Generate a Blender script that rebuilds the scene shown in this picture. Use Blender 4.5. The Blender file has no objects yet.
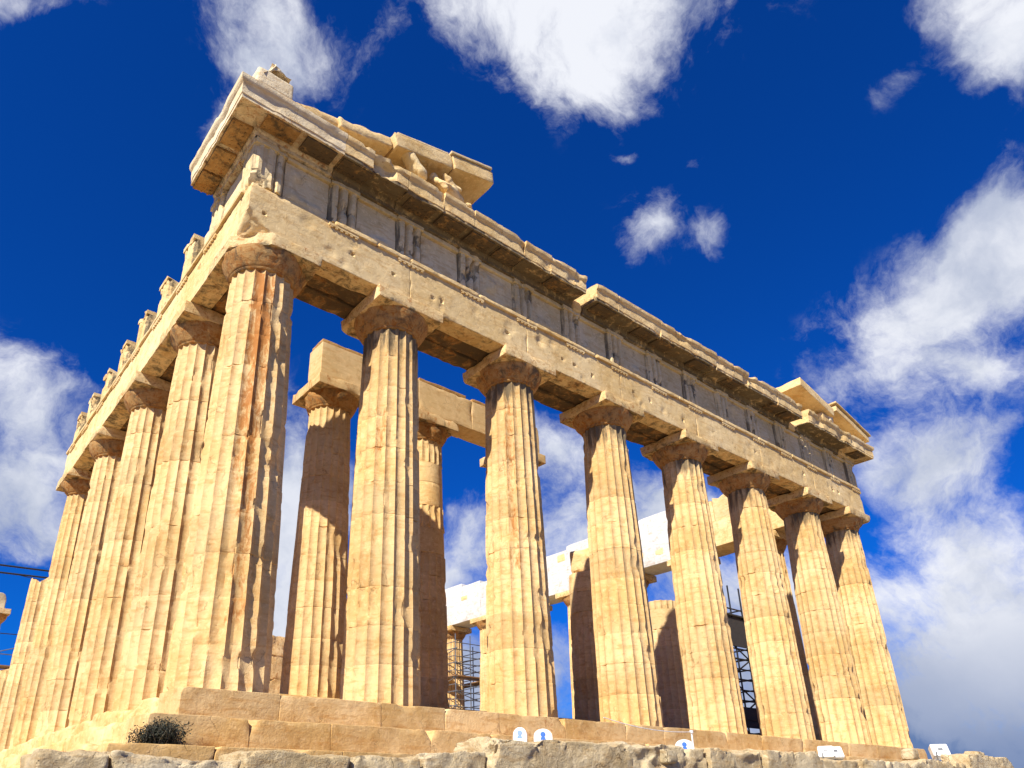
import bpy, math, random
import numpy as np
from mathutils import Vector, Matrix

# ------------------------------------------------------------------ camera, world, sun
scene = bpy.context.scene
C = scene.collection
rad = math.radians

CAM = (-5.3389, -14.1483, -1.9512)
CROT = (1.95822, 0.009495, -0.669559)
FPX, PPX, PPY = 734.892, -54.207, 120.842
cd = bpy.data.cameras.new('camera')
cam = bpy.data.objects.new('camera', cd); C.objects.link(cam)
cam.location = CAM; cam.rotation_euler = CROT
cd.sensor_width = 36; cd.lens = FPX / 1024 * 36
cd.shift_x = -PPX / 1024; cd.shift_y = PPY / 1024
cd.clip_start = 0.1; cd.clip_end = 6000
scene.camera = cam

SUN = Vector((-0.925, -0.380, 0.865)).normalized()          # towards the sun
sl = bpy.data.lights.new('sun', 'SUN'); sl.energy = 5.0; sl.angle = rad(0.5); sl.color = (1.0, 0.93, 0.80)
so = bpy.data.objects.new('sun', sl); C.objects.link(so)
so.rotation_euler = SUN.to_track_quat('Z', 'Y').to_euler()

scene.view_settings.view_transform = 'Standard'
scene.view_settings.look = 'None'
scene.view_settings.gamma = 1
scene.view_settings.exposure = 0.72
scene.view_settings.use_curve_mapping = False
scene.cycles.max_bounces = 8
scene.cycles.diffuse_bounces = 4


def cam_ray(u, v):
    d = Vector(((u - 512 - PPX) / FPX, -(v - 384 - PPY) / FPX, -1.0))
    d.rotate(cam.rotation_euler)
    return d.normalized()


class NT:
    """small helper for building node trees"""
    def __init__(s, tree):
        s.t = tree; tree.nodes.clear()

    def n(s, typ, **kw):
        nd = s.t.nodes.new(typ)
        ins = kw.pop('ins', {})
        for k, v in kw.items():
            setattr(nd, k, v)
        for k, v in ins.items():
            if hasattr(v, 'is_output') or isinstance(v, bpy.types.NodeSocket):
                s.t.links.new(v, nd.inputs[k])
            else:
                nd.inputs[k].default_value = v
        return nd

    def math(s, op, a, b=0.0, clamp=False, c=0.0):
        return s.n('ShaderNodeMath', operation=op, use_clamp=clamp, ins={0: a, 1: b, 2: c}).outputs[0]

    def maprange(s, v, a, b, c=0.0, d=1.0, smooth=True):
        return s.n('ShaderNodeMapRange', interpolation_type='SMOOTHSTEP' if smooth else 'LINEAR',
                   ins={'Value': v, 'From Min': a, 'From Max': b, 'To Min': c, 'To Max': d}).outputs[0]

    def mix(s, f, a, b, blend='MIX'):
        nd = s.n('ShaderNodeMix', data_type='RGBA', blend_type=blend)
        for i, v in ((0, f), (6, a), (7, b)):
            if isinstance(v, bpy.types.NodeSocket): s.t.links.new(v, nd.inputs[i])
            elif i == 0: nd.inputs[0].default_value = v
            else: nd.inputs[i].default_value = (*v, 1) if len(v) == 3 else v
        return nd.outputs[2]

    def noise(s, vec, scale, detail=4, rough=0.55, dist=0.0):
        return s.n('ShaderNodeTexNoise', ins={'Vector': vec, 'Scale': scale, 'Detail': detail,
                                              'Roughness': rough, 'Distortion': dist}).outputs[0]


world = bpy.data.worlds.new('World'); scene.world = world
world.use_nodes = True
w = NT(world.node_tree)
tc = w.n('ShaderNodeTexCoord').outputs['Generated']
dirv = w.n('ShaderNodeVectorMath', operation='NORMALIZE', ins={0: tc}).outputs[0]
sky = w.n('ShaderNodeTexSky', sky_type='NISHITA')
sky.sun_disc = False
sky.sun_elevation = math.asin(SUN.z)
sky.sun_rotation = math.atan2(SUN.x, SUN.y)
sky.air_density = 1.0; sky.dust_density = 0.3; sky.ozone_density = 3.0
skyc = w.mix(1.0, sky.outputs[0], (0.02, 0.36, 1.12), 'MULTIPLY')
# warp so the cloud masses get ragged outlines
wn = w.n('ShaderNodeTexNoise', ins={'Vector': dirv, 'Scale': 5.0, 'Detail': 6, 'Roughness': 0.6}).outputs[1]
wn = w.n('ShaderNodeVectorMath', operation='SUBTRACT', ins={0: wn, 1: (0.5, 0.5, 0.5)}).outputs[0]
wn = w.n('ShaderNodeVectorMath', operation='SCALE', ins={0: wn, 'Scale': 0.09}).outputs[0]
wv = w.n('ShaderNodeVectorMath', operation='ADD', ins={0: dirv, 1: wn}).outputs[0]
# cloud banks: (direction seen as picture point when the bank was surveyed, half sizes, tilt, strength, greyness)
BANKS = [
    (280, 42, 78, 68, 20, 1.0, 0.05), (225, 120, 50, 45, 0, 0.55, 0.1),
    (572, -10, 160, 76, 0, 1.25, 0.0), (585, 75, 75, 58, 0, 1.0, 0.1),
    (985, 10, 110, 60, 10, 1.0, 0.1), (1015, 70, 55, 40, 0, 0.8, 0.1), (905, 92, 35, 24, -30, 0.55, 0.1),
    (645, 240, 50, 40, 0, 0.66, 0.15), (708, 252, 22, 26, 0, 0.62, 0.1), (690, 170, 26, 16, 0, 0.33, 0.1), (625, 157, 20, 9, 0, 0.4, 0.1),
    (930, 305, 190, 62, -35, 1.05, 0.15), (1010, 250, 60, 80, 0, 0.9, 0.1), (920, 455, 110, 60, 0, 1.05, 0.12),
    (960, 570, 170, 62, -8, 1.25, 0.05), (1010, 375, 60, 30, 0, 0.8, 0.1), (930, 690, 190, 60, -5, 0.95, 0.85), (1010, 640, 90, 50, 0, 1.0, 0.45),
    (25, 385, 85, 50, 20, 1.0, 0.05), (15, 480, 100, 60, -10, 1.1, 0.15), (50, 545, 80, 26, 0, 0.7, 0.3), (25, 2, 80, 22, 0, 0.75, 0.15),
    (300, 470, 50, 90, 0, 0.75, 0.3), (285, 600, 60, 110, 0, 1.25, 0.2), (440, 590, 50, 60, 20, 0.8, 0.2),
    (465, 520, 45, 30, 0, 0.75, 0.3), (560, 450, 55, 50, 0, 0.85, 0.1), (580, 550, 80, 45, 10, 0.75, 0.2), (660, 505, 80, 40, 0, 0.8, 0.15),
    (570, 670, 110, 50, 0, 0.95, 0.4), (740, 600, 70, 50, 0, 0.85, 0.15), (455, 690, 100, 60, 0, 0.9, 0.5), (740, 700, 60, 50, 0, 0.8, 0.4),
    (1000, 765, 200, 40, 0, 1.2, 1.1), (560, 760, 300, 45, 0, 1.0, 0.8), (-250, 650, 200, 100, 0, 1.0, 0.6),
]
dens = None; grey = None
for (u, v, a, b, rot, st, gr) in BANKS:
    d = cam_ray(u, v)
    ex = (cam_ray(u + 4, v) - d) / 4; ey = (cam_ray(u, v + 4) - d) / 4
    sx, sy = ex.length * a, ey.length * b
    ex.normalize(); ey = (ey - ex * ey.dot(ex)).normalized()
    c_, s_ = math.cos(rad(rot)), math.sin(rad(rot))
    e1 = (ex * c_ + ey * s_) / sx; e2 = (-ex * s_ + ey * c_) / sy
    dx = w.n('ShaderNodeVectorMath', operation='DOT_PRODUCT', ins={0: wv, 1: tuple(e1)}).outputs['Value']
    dy = w.n('ShaderNodeVectorMath', operation='DOT_PRODUCT', ins={0: wv, 1: tuple(e2)}).outputs['Value']
    dx = w.math('SUBTRACT', dx, e1.dot(d)); dy = w.math('SUBTRACT', dy, e2.dot(d))
    r2 = w.math('ADD', w.math('MULTIPLY', dx, dx), w.math('MULTIPLY', dy, dy))
    bl = w.math('MULTIPLY', w.math('EXPONENT', w.math('MULTIPLY', r2, -1.1)), st)
    front = w.n('ShaderNodeVectorMath', operation='DOT_PRODUCT', ins={0: dirv, 1: tuple(d)}).outputs['Value']
    bl = w.math('MULTIPLY', bl, w.math('GREATER_THAN', front, 0.0))
    g = w.math('MULTIPLY', bl, gr)
    dens = bl if dens is None else w.math('ADD', dens, bl)
    grey = g if grey is None else w.math('ADD', grey, g)
greyn = w.math('DIVIDE', grey, w.math('ADD', dens, 0.05))
cn = w.noise(wv, 8.0, 12, 0.66, 0.25)
cn2 = w.noise(dirv, 2.6, 5, 0.55)
d1 = w.math('ADD', dens, w.math('MULTIPLY', w.math('SUBTRACT', cn, 0.5), 2.7))
alpha = w.maprange(d1, 0.28, 1.22)
alpha = w.math('MULTIPLY', alpha, w.maprange(dens, 0.08, 0.35))
shade = w.noise(wv, 4.5, 8, 0.6)
shf = w.math('ADD', w.maprange(shade, 0.40, 0.66, -0.12, 0.42), w.math('MULTIPLY', greyn, 1.0), clamp=True)
cloudc = w.mix(shf, (7.9, 8.1, 8.7), (1.2, 1.95, 3.9))
skyall = w.mix(alpha, skyc, cloudc)
bg = w.n('ShaderNodeBackground', ins={'Color': skyall, 'Strength': 0.068})
wo = w.n('ShaderNodeOutputWorld')
w.t.links.new(bg.outputs[0], wo.inputs[0])

# ------------------------------------------------------------------ noise
def _h(ix, iy, iz, s):
    n = (ix * 374761393 + iy * 668265263 + iz * 2147483647 + s * 1274126177) & 0xffffffff
    n = ((n ^ (n >> 13)) * 1274126177) & 0xffffffff
    n = (n ^ (n >> 16)) & 0xffffffff
    return n.astype(np.float64) / 4294967295.0


def vnoise(P, s=0):
    P = np.asarray(P, float); I = np.floor(P).astype(np.int64); F = P - I; F = F * F * (3 - 2 * F)
    x, y, z = I[:, 0], I[:, 1], I[:, 2]; r = 0
    for a in (0, 1):
        for b in (0, 1):
            for c in (0, 1):
                r = r + _h(x + a, y + b, z + c, s) * (F[:, 0] if a else 1 - F[:, 0]) * (F[:, 1] if b else 1 - F[:, 1]) * (F[:, 2] if c else 1 - F[:, 2])
    return r * 2 - 1


def fbm(P, f, o=4, s=0):
    P = np.asarray(P, float); r = 0; a = 1.0; t = 0
    for k in range(o):
        r = r + a * vnoise(P * f * 2 ** k + 17.3 * k, s + k); t += a; a *= 0.5
    return r / t * 1.6


def sstep(x, a, b):
    t = np.clip((x - a) / (b - a), 0, 1); return t * t * (3 - 2 * t)


# ------------------------------------------------------------------ materials
def stone(name, base, pale, rust=0.5, soot_shade=0.3, speck=0.5, bump=0.5, streak=True, rough=0.85, blot=0.0):
    m = bpy.data.materials.new(name); m.use_nodes = True
    t = NT(m.node_tree)
    pos = t.n('ShaderNodeNewGeometry').outputs['Position']
    att = t.n('ShaderNodeAttribute', attribute_name='mask')
    sep = t.n('ShaderNodeSeparateColor', ins={0: att.outputs['Color']})
    tone, rm, sm = sep.outputs[0], sep.outputs[1], sep.outputs[2]
    vst = t.n('ShaderNodeVectorMath', operation='MULTIPLY', ins={0: pos, 1: (1, 1, 0.16) if streak else (1, 1, 1)}).outputs[0]
    hst = t.n('ShaderNodeVectorMath', operation='MULTIPLY', ins={0: pos, 1: (0.6, 0.6, 3.0)}).outputs[0]
    n1 = t.noise(pos, 0.55, 5, 0.6)
    n2 = t.noise(vst, 2.6, 6, 0.6, 0.4)
    n3 = t.noise(pos, 3.2, 8, 0.68)
    n4 = t.noise(hst, 3.5, 5, 0.6, 0.6)
    col = t.mix(t.maprange(n1, 0.32, 0.68), base, pale)
    dark = tuple(c * f for c, f in zip(base, (0.66, 0.55, 0.42)))
    col = t.mix(t.math('MULTIPLY', t.maprange(n3, 0.50, 0.72), 0.62), col, dark)
    col = t.mix(t.math('MULTIPLY', t.maprange(t.noise(pos, 7.5, 7, 0.72, 0.3), 0.50, 0.36), 0.40), col, tuple(min(1, c * 1.25) for c in pale))
    col = t.mix(t.math('MULTIPLY', t.maprange(n4, 0.50, 0.68), 0.50), col, tuple(c * f for c, f in zip(base, (0.85, 0.68, 0.50))))
    col = t.mix(t.math('MULTIPLY', t.maprange(n2, 0.55, 0.75), 0.30), col, pale)
    # rust: baseline amount plus the painted-by-vertex amount
    rn = t.noise(t.n('ShaderNodeVectorMath', operation='MULTIPLY', ins={0: pos, 1: (1, 1, 0.35) if streak else (1, 1, 1)}).outputs[0], 6.5, 8, 0.74, 0.8)
    rn2 = t.noise(pos, 1.1, 4, 0.6)
    rth = t.math('ADD', t.math('MULTIPLY', rm, 0.36), t.math('MULTIPLY', t.maprange(rn2, 0.5, 0.75), 0.10 * rust))
    rf = t.maprange(t.math('ADD', rn, rth), 0.68, 0.86)
    col = t.mix(t.math('MULTIPLY', rf, 0.85), col, (0.36, 0.125, 0.022))
    # black crust, plus shade painted into soffits, necks and grooves
    sn = t.noise(vst, 3.1, 8, 0.72, 0.5)
    sth = t.math('ADD', t.math('MULTIPLY', sm, 0.42), t.math('MULTIPLY', t.maprange(t.noise(pos, 0.8, 3), 0.52, 0.8), 0.12 * soot_shade))
    sf = t.maprange(t.math('ADD', sn, sth), 0.70, 0.90)
    col = t.mix(t.math('MULTIPLY', sf, 0.85), col, (0.085, 0.070, 0.048))
    # pits and specks
    vz = t.n('ShaderNodeTexVoronoi', feature='F1', ins={'Vector': pos, 'Scale': 9.0}).outputs[0]
    pit = t.math('MULTIPLY', t.maprange(vz, 0.10, 0.04), t.maprange(t.noise(pos, 2.3, 3), 0.5, 0.6))
    col = t.mix(t.math('MULTIPLY', pit, speck), col, (0.10, 0.055, 0.02))
    # hairline cracks
    vc = t.n('ShaderNodeTexVoronoi', feature='DISTANCE_TO_EDGE', ins={'Vector': t.n('ShaderNodeVectorMath', operation='ADD', ins={
        0: t.n('ShaderNodeVectorMath', operation='MULTIPLY', ins={0: pos, 1: (0.8, 0.8, 0.55)}).outputs[0],
        1: t.n('ShaderNodeVectorMath', operation='SCALE', ins={0: t.n('ShaderNodeTexNoise', ins={'Vector': pos, 'Scale': 2.2, 'Detail': 6}).outputs[1], 'Scale': 0.7}).outputs[0]}).outputs[0], 'Scale': 1.0}).outputs[0]
    ck = t.math('MULTIPLY', t.maprange(vc, 0.010, 0.002), t.maprange(t.noise(pos, 1.3, 2), 0.50, 0.62))
    col = t.mix(t.math('MULTIPLY', ck, 0.35), col, (0.13, 0.07, 0.03))
    if blot:
        bn = t.maprange(t.noise(pos, 1.9, 6, 0.6, 0.7), 0.52, 0.60)
        col = t.mix(t.math('MULTIPLY', bn, blot), col, (0.60, 0.42, 0.22))
    tn = t.maprange(tone, 0, 1, 0.72, 1.22, False)
    cmb = t.n('ShaderNodeCombineColor', ins={0: tn, 1: tn, 2: tn}).outputs[0]
    col = t.mix(1.0, col, cmb, 'MULTIPLY')
    fine = t.noise(pos, 26, 6, 0.7)
    hgt = t.math('ADD', t.math('MULTIPLY', n3, 1.0), t.math('MULTIPLY', fine, 0.35))
    hgt = t.math('SUBTRACT', hgt, t.math('ADD', t.math('MULTIPLY', pit, 0.5), t.math('MULTIPLY', ck, 0.35)))
    bp = t.n('ShaderNodeBump', ins={'Height': hgt, 'Strength': bump, 'Distance': 0.06})
    bs = t.n('ShaderNodeBsdfPrincipled', ins={'Base Color': col, 'Roughness': rough, 'Normal': bp.outputs[0]})
    bs.inputs['Specular IOR Level'].default_value = 0.15
    out = t.n('ShaderNodeOutputMaterial'); t.t.links.new(bs.outputs[0], out.inputs[0])
    return m


M = {}
M['column'] = stone('honey_marble', (0.58, 0.370, 0.145), (0.69, 0.495, 0.25), 0.55, 0.35)
M['beam'] = stone('cream_marble', (0.64, 0.44, 0.185), (0.76, 0.58, 0.31), 0.8, 0.25, streak=False)
M['under'] = stone('stained_shaded_marble', (0.40, 0.215, 0.07), (0.52, 0.32, 0.13), 1.0, 0.9, streak=False)  # stained stone, with underside shade painted into the darker colour
M['frieze'] = stone('grey_marble', (0.62, 0.48, 0.25), (0.74, 0.60, 0.36), 0.45, 0.4)
M['step'] = stone('step_marble', (0.58, 0.36, 0.13), (0.70, 0.50, 0.25), 0.6, 0.3, streak=False)
M['rough'] = stone('rough_marble', (0.47, 0.355, 0.19), (0.62, 0.52, 0.34), 0.6, 0.8, bump=1.3, streak=False)
M['white'] = stone('new_white_marble', (0.55, 0.54, 0.51), (0.62, 0.61, 0.59), 0.3, 0.3, speck=0.3, bump=0.10, streak=False)
M['patch'] = stone('repair_marble', (0.60, 0.42, 0.20), (0.66, 0.48, 0.26), 0.1, 0.1, speck=0.2, bump=0.12)
M['palest'] = stone('pale_marble', (0.64, 0.51, 0.31), (0.74, 0.63, 0.43), 0.5, 0.4, streak=False)
M['ground'] = stone('bare_rock', (0.22, 0.17, 0.11), (0.31, 0.25, 0.17), 0.1, 0.2, bump=1.0, streak=False)


def plain(name, col, rough=0.5, metal=0.0):
    m = bpy.data.materials.new(name); m.use_nodes = True
    t = NT(m.node_tree)
    pos = t.n('ShaderNodeNewGeometry').outputs['Position']
    n = t.noise(pos, 9, 5, 0.6)
    c = t.mix(t.maprange(n, 0.35, 0.75), col, tuple(x * 0.7 for x in col))
    bs = t.n('ShaderNodeBsdfPrincipled', ins={'Base Color': c, 'Roughness': rough, 'Metallic': metal})
    out = t.n('ShaderNodeOutputMaterial'); t.t.links.new(bs.outputs[0], out.inputs[0])
    return m


M['dark_steel'] = plain('dark_steel', (0.035, 0.035, 0.04), 0.5, 0.3)
M['steel'] = plain('grey_steel', (0.20, 0.21, 0.22), 0.45, 0.5)
M['board'] = plain('scaffold_board', (0.30, 0.17, 0.08), 0.8)
M['dark_board'] = plain('dark_board', (0.05, 0.045, 0.045), 0.8)
M['white_paint'] = plain('white_paint', (0.80, 0.80, 0.80), 0.4)
M['blue_paint'] = plain('blue_paint', (0.04, 0.15, 0.55), 0.4)
M['rubber'] = plain('black_rubber', (0.02, 0.02, 0.022), 0.6)
M['leaf'] = plain('dry_leaf', (0.022, 0.026, 0.014), 0.8)
M['twig'] = plain('dry_twig', (0.26, 0.23, 0.17), 0.9)
M['glass'] = plain('lamp_glass', (0.10, 0.11, 0.12), 0.1)

# ------------------------------------------------------------------ object helpers
def empty(name, loc=(0, 0, 0), parent=None):
    o = bpy.data.objects.new(name, None); C.objects.link(o); o.empty_display_size = 0.2
    o.location = loc
    if parent: put(o, parent)
    return o


def put(o, parent):
    o.parent = parent
    # all parents here are unrotated; keep world position
    o.matrix_parent_inverse = Matrix.Translation(-Vector(wloc(parent)))


def wloc(o):
    v = Vector(o.location)
    if o.parent: return v           # locations are always given in world space thanks to put()
    return v


def mesh(name, V, F, mat, parent=None, attr=None, sharp=40, label=None):
    me = bpy.data.meshes.new(name)
    V = np.asarray(V, float)
    me.from_pydata(V.tolist(), [], F if isinstance(F, list) else F.tolist())
    me.update()
    if attr is not None:
        A = me.color_attributes.new('mask', 'FLOAT_COLOR', 'POINT')
        A.data.foreach_set('color', np.concatenate([attr, np.ones((len(attr), 1))], 1).astype(np.float32).ravel())
    if sharp is not None:
        me.shade_smooth()
        me.set_sharp_from_angle(angle=rad(sharp))
    for m in (mat if isinstance(mat, (list, tuple)) else [mat]):
        me.materials.append(m)
    o = bpy.data.objects.new(name, me); C.objects.link(o)
    if parent: put(o, parent)
    if label: o['label'] = label
    return o


def thing(o, label, cat, group=None):
    o['label'] = label; o['category'] = cat
    if group: o['group'] = group
    return o


def axis_pts(a, b, res, r):
    L = b - a; r = min(r, L * 0.3)
    n = max(1, int(round((L - 2 * r) / res)))
    inner = np.linspace(a + r, b - r, n + 1)
    return np.concatenate([[a, a + r * 0.4], inner, [b - r * 0.4, b]])


def lattice(xs, ys, zs):
    """surface of a box lattice -> verts, quads"""
    nx, ny, nz = len(xs), len(ys), len(zs)
    idx = {}; V = []; F = []
    def vid(i, j, k):
        q = (i, j, k); r = idx.get(q)
        if r is None:
            r = idx[q] = len(V); V.append((xs[i], ys[j], zs[k]))
        return r
    for j in range(ny - 1):
        for k in range(nz - 1):
            F.append((vid(0, j, k), vid(0, j, k + 1), vid(0, j + 1, k + 1), vid(0, j + 1, k)))
            F.append((vid(nx - 1, j, k), vid(nx - 1, j + 1, k), vid(nx - 1, j + 1, k + 1), vid(nx - 1, j, k + 1)))
    for i in range(nx - 1):
        for k in range(nz - 1):
            F.append((vid(i, 0, k), vid(i + 1, 0, k), vid(i + 1, 0, k + 1), vid(i, 0, k + 1)))
            F.append((vid(i, ny - 1, k), vid(i, ny - 1, k + 1), vid(i + 1, ny - 1, k + 1), vid(i + 1, ny - 1, k)))
    for i in range(nx - 1):
        for j in range(ny - 1):
            F.append((vid(i, j, 0), vid(i, j + 1, 0), vid(i + 1, j + 1, 0), vid(i + 1, j, 0)))
            F.append((vid(i, j, nz - 1), vid(i + 1, j, nz - 1), vid(i + 1, j + 1, nz - 1), vid(i, j + 1, nz - 1)))
    return np.array(V), F


SEED = [1]


def box(name, lo, hi, mat, parent=None, res=0.14, r=0.02, chip=0.05, amp=0.008, freq=1.6, cuts=(), dents=(),
        tone=None, rust=0.0, soot_shade=0.0, xf=None, label=None, th=0.15, smask=None, sharp=35, big=0.0):
    """a weathered block: worn rounded edges, chips, cut facets, dents"""
    SEED[0] += 7; sd = SEED[0]
    lo = np.array(lo, float); hi = np.array(hi, float)
    V, F = lattice(*[axis_pts(lo[k], hi[k], res, max(r * 1.6, 0.012)) for k in range(3)])
    off = np.array([sd * 3.71 % 50, sd * 1.37 % 50, sd * 2.11 % 50])
    n = fbm(V + off, freq * 1.4, 4, sd)
    rr = r + chip * np.clip(n - th, 0, 1) ** 0.9 * 1.6
    rr = np.minimum(rr, (hi - lo).min() * 0.35)
    lo2 = lo + rr[:, None]; hi2 = hi - rr[:, None]
    inn = np.clip(V, lo2, hi2); d = V - inn
    L = np.linalg.norm(d, axis=1); cnt = (np.abs(d) > 1e-7).sum(1)
    msk = (cnt >= 2) & (L > 1e-9)
    V = np.where(msk[:, None], inn + d / np.maximum(L, 1e-9)[:, None] * np.minimum(L, rr)[:, None], V)
    disp = np.stack([fbm(V + off + 31 * k, freq, 4, sd + k) for k in (1, 2, 3)], 1)
    V = V + disp * amp
    if big:
        V = V + np.stack([fbm(V + off + 11 * k, 0.8, 2, sd + k + 9) for k in (1, 2, 3)], 1) * big
    for (p, nrm) in cuts:
        p = np.array(p, float); nrm = np.array(nrm, float); nrm /= np.linalg.norm(nrm)
        s = (V - p) @ nrm + fbm(V + off, 3.0, 3, sd + 5) * 0.05
        V = V - np.clip(s, 0, None)[:, None] * nrm
    for (p, rd, dp, nrm) in dents:
        p = np.array(p, float); nrm = np.array(nrm, float)
        q = np.linalg.norm((V - p) - ((V - p) @ nrm)[:, None] * nrm, axis=1) / rd
        near = np.abs((V - p) @ nrm) < 0.15
        V = V - nrm * (dp * (1 - sstep(q, 0.7, 1.3)) * near)[:, None]
    rng = random.Random(sd)
    tn = rng.uniform(0.3, 0.7) if tone is None else tone
    A = np.stack([np.full(len(V), tn), np.full(len(V), rust), np.full(len(V), soot_shade)], 1)
    if smask is not None: A = smask(V, A)
    if xf is not None:
        V = V @ np.array(xf.to_3x3()).T + np.array(xf.translation)
    return mesh(name, V, F, mat, parent, A, sharp, label)


def tube_data(pts, r, n=6, V=None, F=None, caps=True):
    V = [] if V is None else V; F = [] if F is None else F
    pts = [Vector(p) for p in pts]; base = len(V)
    rs = r if isinstance(r, (list, tuple)) else [r] * len(pts)
    for i, p in enumerate(pts):
        d = (pts[min(i + 1, len(pts) - 1)] - pts[max(i - 1, 0)]).normalized()
        a = d.cross(Vector((0, 0, 1)) if abs(d.z) < 0.9 else Vector((1, 0, 0))).normalized(); b = d.cross(a)
        for k in range(n):
            t = 2 * math.pi * k / n
            V.append(tuple(p + (a * math.cos(t) + b * math.sin(t)) * rs[i]))
    for i in range(len(pts) - 1):
        for k in range(n):
            k2 = (k + 1) % n
            F.append((base + i * n + k, base + i * n + k2, base + (i + 1) * n + k2, base + (i + 1) * n + k))
    if caps:
        F.append(tuple(base + k for k in range(n))[::-1]); F.append(tuple(base + (len(pts) - 1) * n + k for k in range(n)))
    return V, F


def tube(name, pts, r, mat, parent=None, n=8):
    V, F = tube_data(pts, r, n)
    return mesh(name, V, F, mat, parent, None, 50)


# ------------------------------------------------------------------ columns
FL = [0.0, 0.07, 0.24, 0.5, 0.76, 0.93]


def shaft(name, cx, cy, z0, z1, rb, rt, parent, mat, seed, full=9.57, drums=11, nfl=20, dz=0.16, plain_drums=(), chipf=1.0,
          topbreak=0.0, rustband=None, soot_top=0.0, far=False, baserust=0.0, mats=None, tonebase=0.5):
    rng = random.Random(seed)
    fl = [0.0, 0.5] if far else FL
    ang = np.array([(k + t) / nfl * 2 * math.pi for k in range(nfl) for t in fl])
    prof = np.array([math.sin(math.pi * t) ** 0.75 if t > 0 else 0.0 for k in range(nfl) for t in fl])
    isar = np.array([1.0 if t == 0 else (0.35 if t in (0.07, 0.93) else 0.0) for k in range(nfl) for t in fl])
    dh = full / drums
    joints = [z0 + dh * k + rng.uniform(-0.05, 0.05) for k in range(1, drums)]
    joints = [j for j in joints if j < z1 - 0.1]
    bounds = [z0] + joints + [z1]
    rings = []                                            # (z, drum, groove)
    for k in range(len(bounds) - 1):
        a, b = bounds[k] + (0.006 if k else 0), bounds[k + 1] - (0.006 if k < len(bounds) - 2 else 0)
        m = max(2, int((b - a) / (dz if not far else 0.45)))
        zs = list(np.linspace(a, b, m + 1))
        if not far: zs = [zs[0], zs[0] + 0.010] + zs[1:-1] + [zs[-1] - 0.010, zs[-1]]
        for i, z in enumerate(zs):
            g = 1.0 if ((i == 0 and k > 0) or (i == len(zs) - 1 and k < len(bounds) - 2)) else 0.0
            rings.append((z, k, g))
    Z = np.array([q[0] for q in rings]); D = np.array([q[1] for q in rings]); G = np.array([q[2] for q in rings])
    jst = [rng.choice([0.1, 0.3, 0.7, 1.2]) for _ in range(40)]
    G = G * np.array([jst[k if i == 0 or D[i - 1] == k and not (i + 1 < len(D) and D[i + 1] != k) else k + 1] for i, k in enumerate(D)])
    nr, na = len(Z), len(ang)
    t = (Z - z0) / full
    R0 = rb + (rt - rb) * t + 0.018 * np.sin(np.pi * np.clip(t, 0, 1))
    tone = np.array([rng.uniform(-0.22, 0.22) for _ in range(40)])[D] + tonebase
    rof = np.array([rng.uniform(-0.006, 0.006) for _ in range(40)])[D]
    dep = R0 * 0.086
    flut = np.array([0.0 if k in plain_drums else 1.0 for k in D])
    tone = tone + (1 - flut) * 0.1
    An, Zn = np.meshgrid(ang, Z)
    Rg = (R0 + rof)[:, None] - dep[:, None] * prof[None, :] * flut[:, None] - (1 - flut[:, None]) * 0.03
    P = np.stack([np.cos(An) * 1.0 + cx * 3.1, np.sin(An) + cy * 1.7, Zn * 0.9], -1).reshape(-1, 3)
    # worn arrises: large bites where noise is high, fine nibbling elsewhere
    n1 = fbm(P, 2.1, 4, seed).reshape(nr, na); n2 = fbm(P + 40, 6.0, 3, seed + 3).reshape(nr, na)
    bite = (np.clip(n1 - 0.45, 0, 1) * 0.30 + np.clip(n2 - 0.42, 0, 1) * 0.05) * chipf
    bite = np.minimum(bite, dep[:, None] * 1.25)
    Rg = Rg - bite * (0.25 + 0.75 * isar[None, :]) * flut[:, None]
    # chips at the drum joints
    n3 = fbm(P + 9, 3.3, 3, seed + 11).reshape(nr, na)
    Rg = Rg - G[:, None] * (0.005 + np.clip(n3 - 0.45, 0, 1) * 0.16 * chipf)
    Rg = Rg + fbm(P + 70, 1.2, 3, seed + 21).reshape(nr, na) * 0.004
    Zo = Zn.copy()
    if topbreak:
        tb = fbm(np.stack([np.cos(ang) * 1.5 + seed, np.sin(ang) * 1.5, np.zeros(na)], 1), 1.0, 3, seed + 31)
        cap = z1 - topbreak * np.clip(tb * 0.5 + 0.5, 0, 1)
        Zo = np.minimum(Zo, cap[None, :])
    V = np.stack([cx + Rg * np.cos(An), cy + Rg * np.sin(An), Zo], -1).reshape(-1, 3)
    A = np.zeros((nr, na, 3)); A[..., 0] = tone[:, None]
    A[..., 1] = baserust + 0.10 * np.array([rng.uniform(0, 1) ** 3 for _ in range(40)])[D][:, None] + bite * 1.2
    if rustband:
        for (ac, aw, z_a, z_b, s) in rustband:
            da = (An - ac + math.pi) % (2 * math.pi) - math.pi
            A[..., 1] += s * np.exp(-(da / aw) ** 2) * sstep(Zn, z_a, z_a + 1.2) * (1 - sstep(Zn, z_b - 1.0, z_b))
    A[..., 2] = soot_top * sstep(Zn, z1 - 1.5, z1) + 0.15 * soot_top  # column neck: black crust plus painted shadow below the beam
    A = A.reshape(-1, 3)
    i = np.arange(nr - 1)[:, None] * na; j = np.arange(na)[None, :]; j2 = (j + 1) % na
    F = np.stack([i + j, i + j2, i + na + j2, i + na + j], -1).reshape(-1, 4).tolist()
    F.append(list(range(na))[::-1]); F.append([(nr - 1) * na + k for k in range(na)])
    o = mesh(name, V, F, mat, parent, A, 28)
    return o


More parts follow.
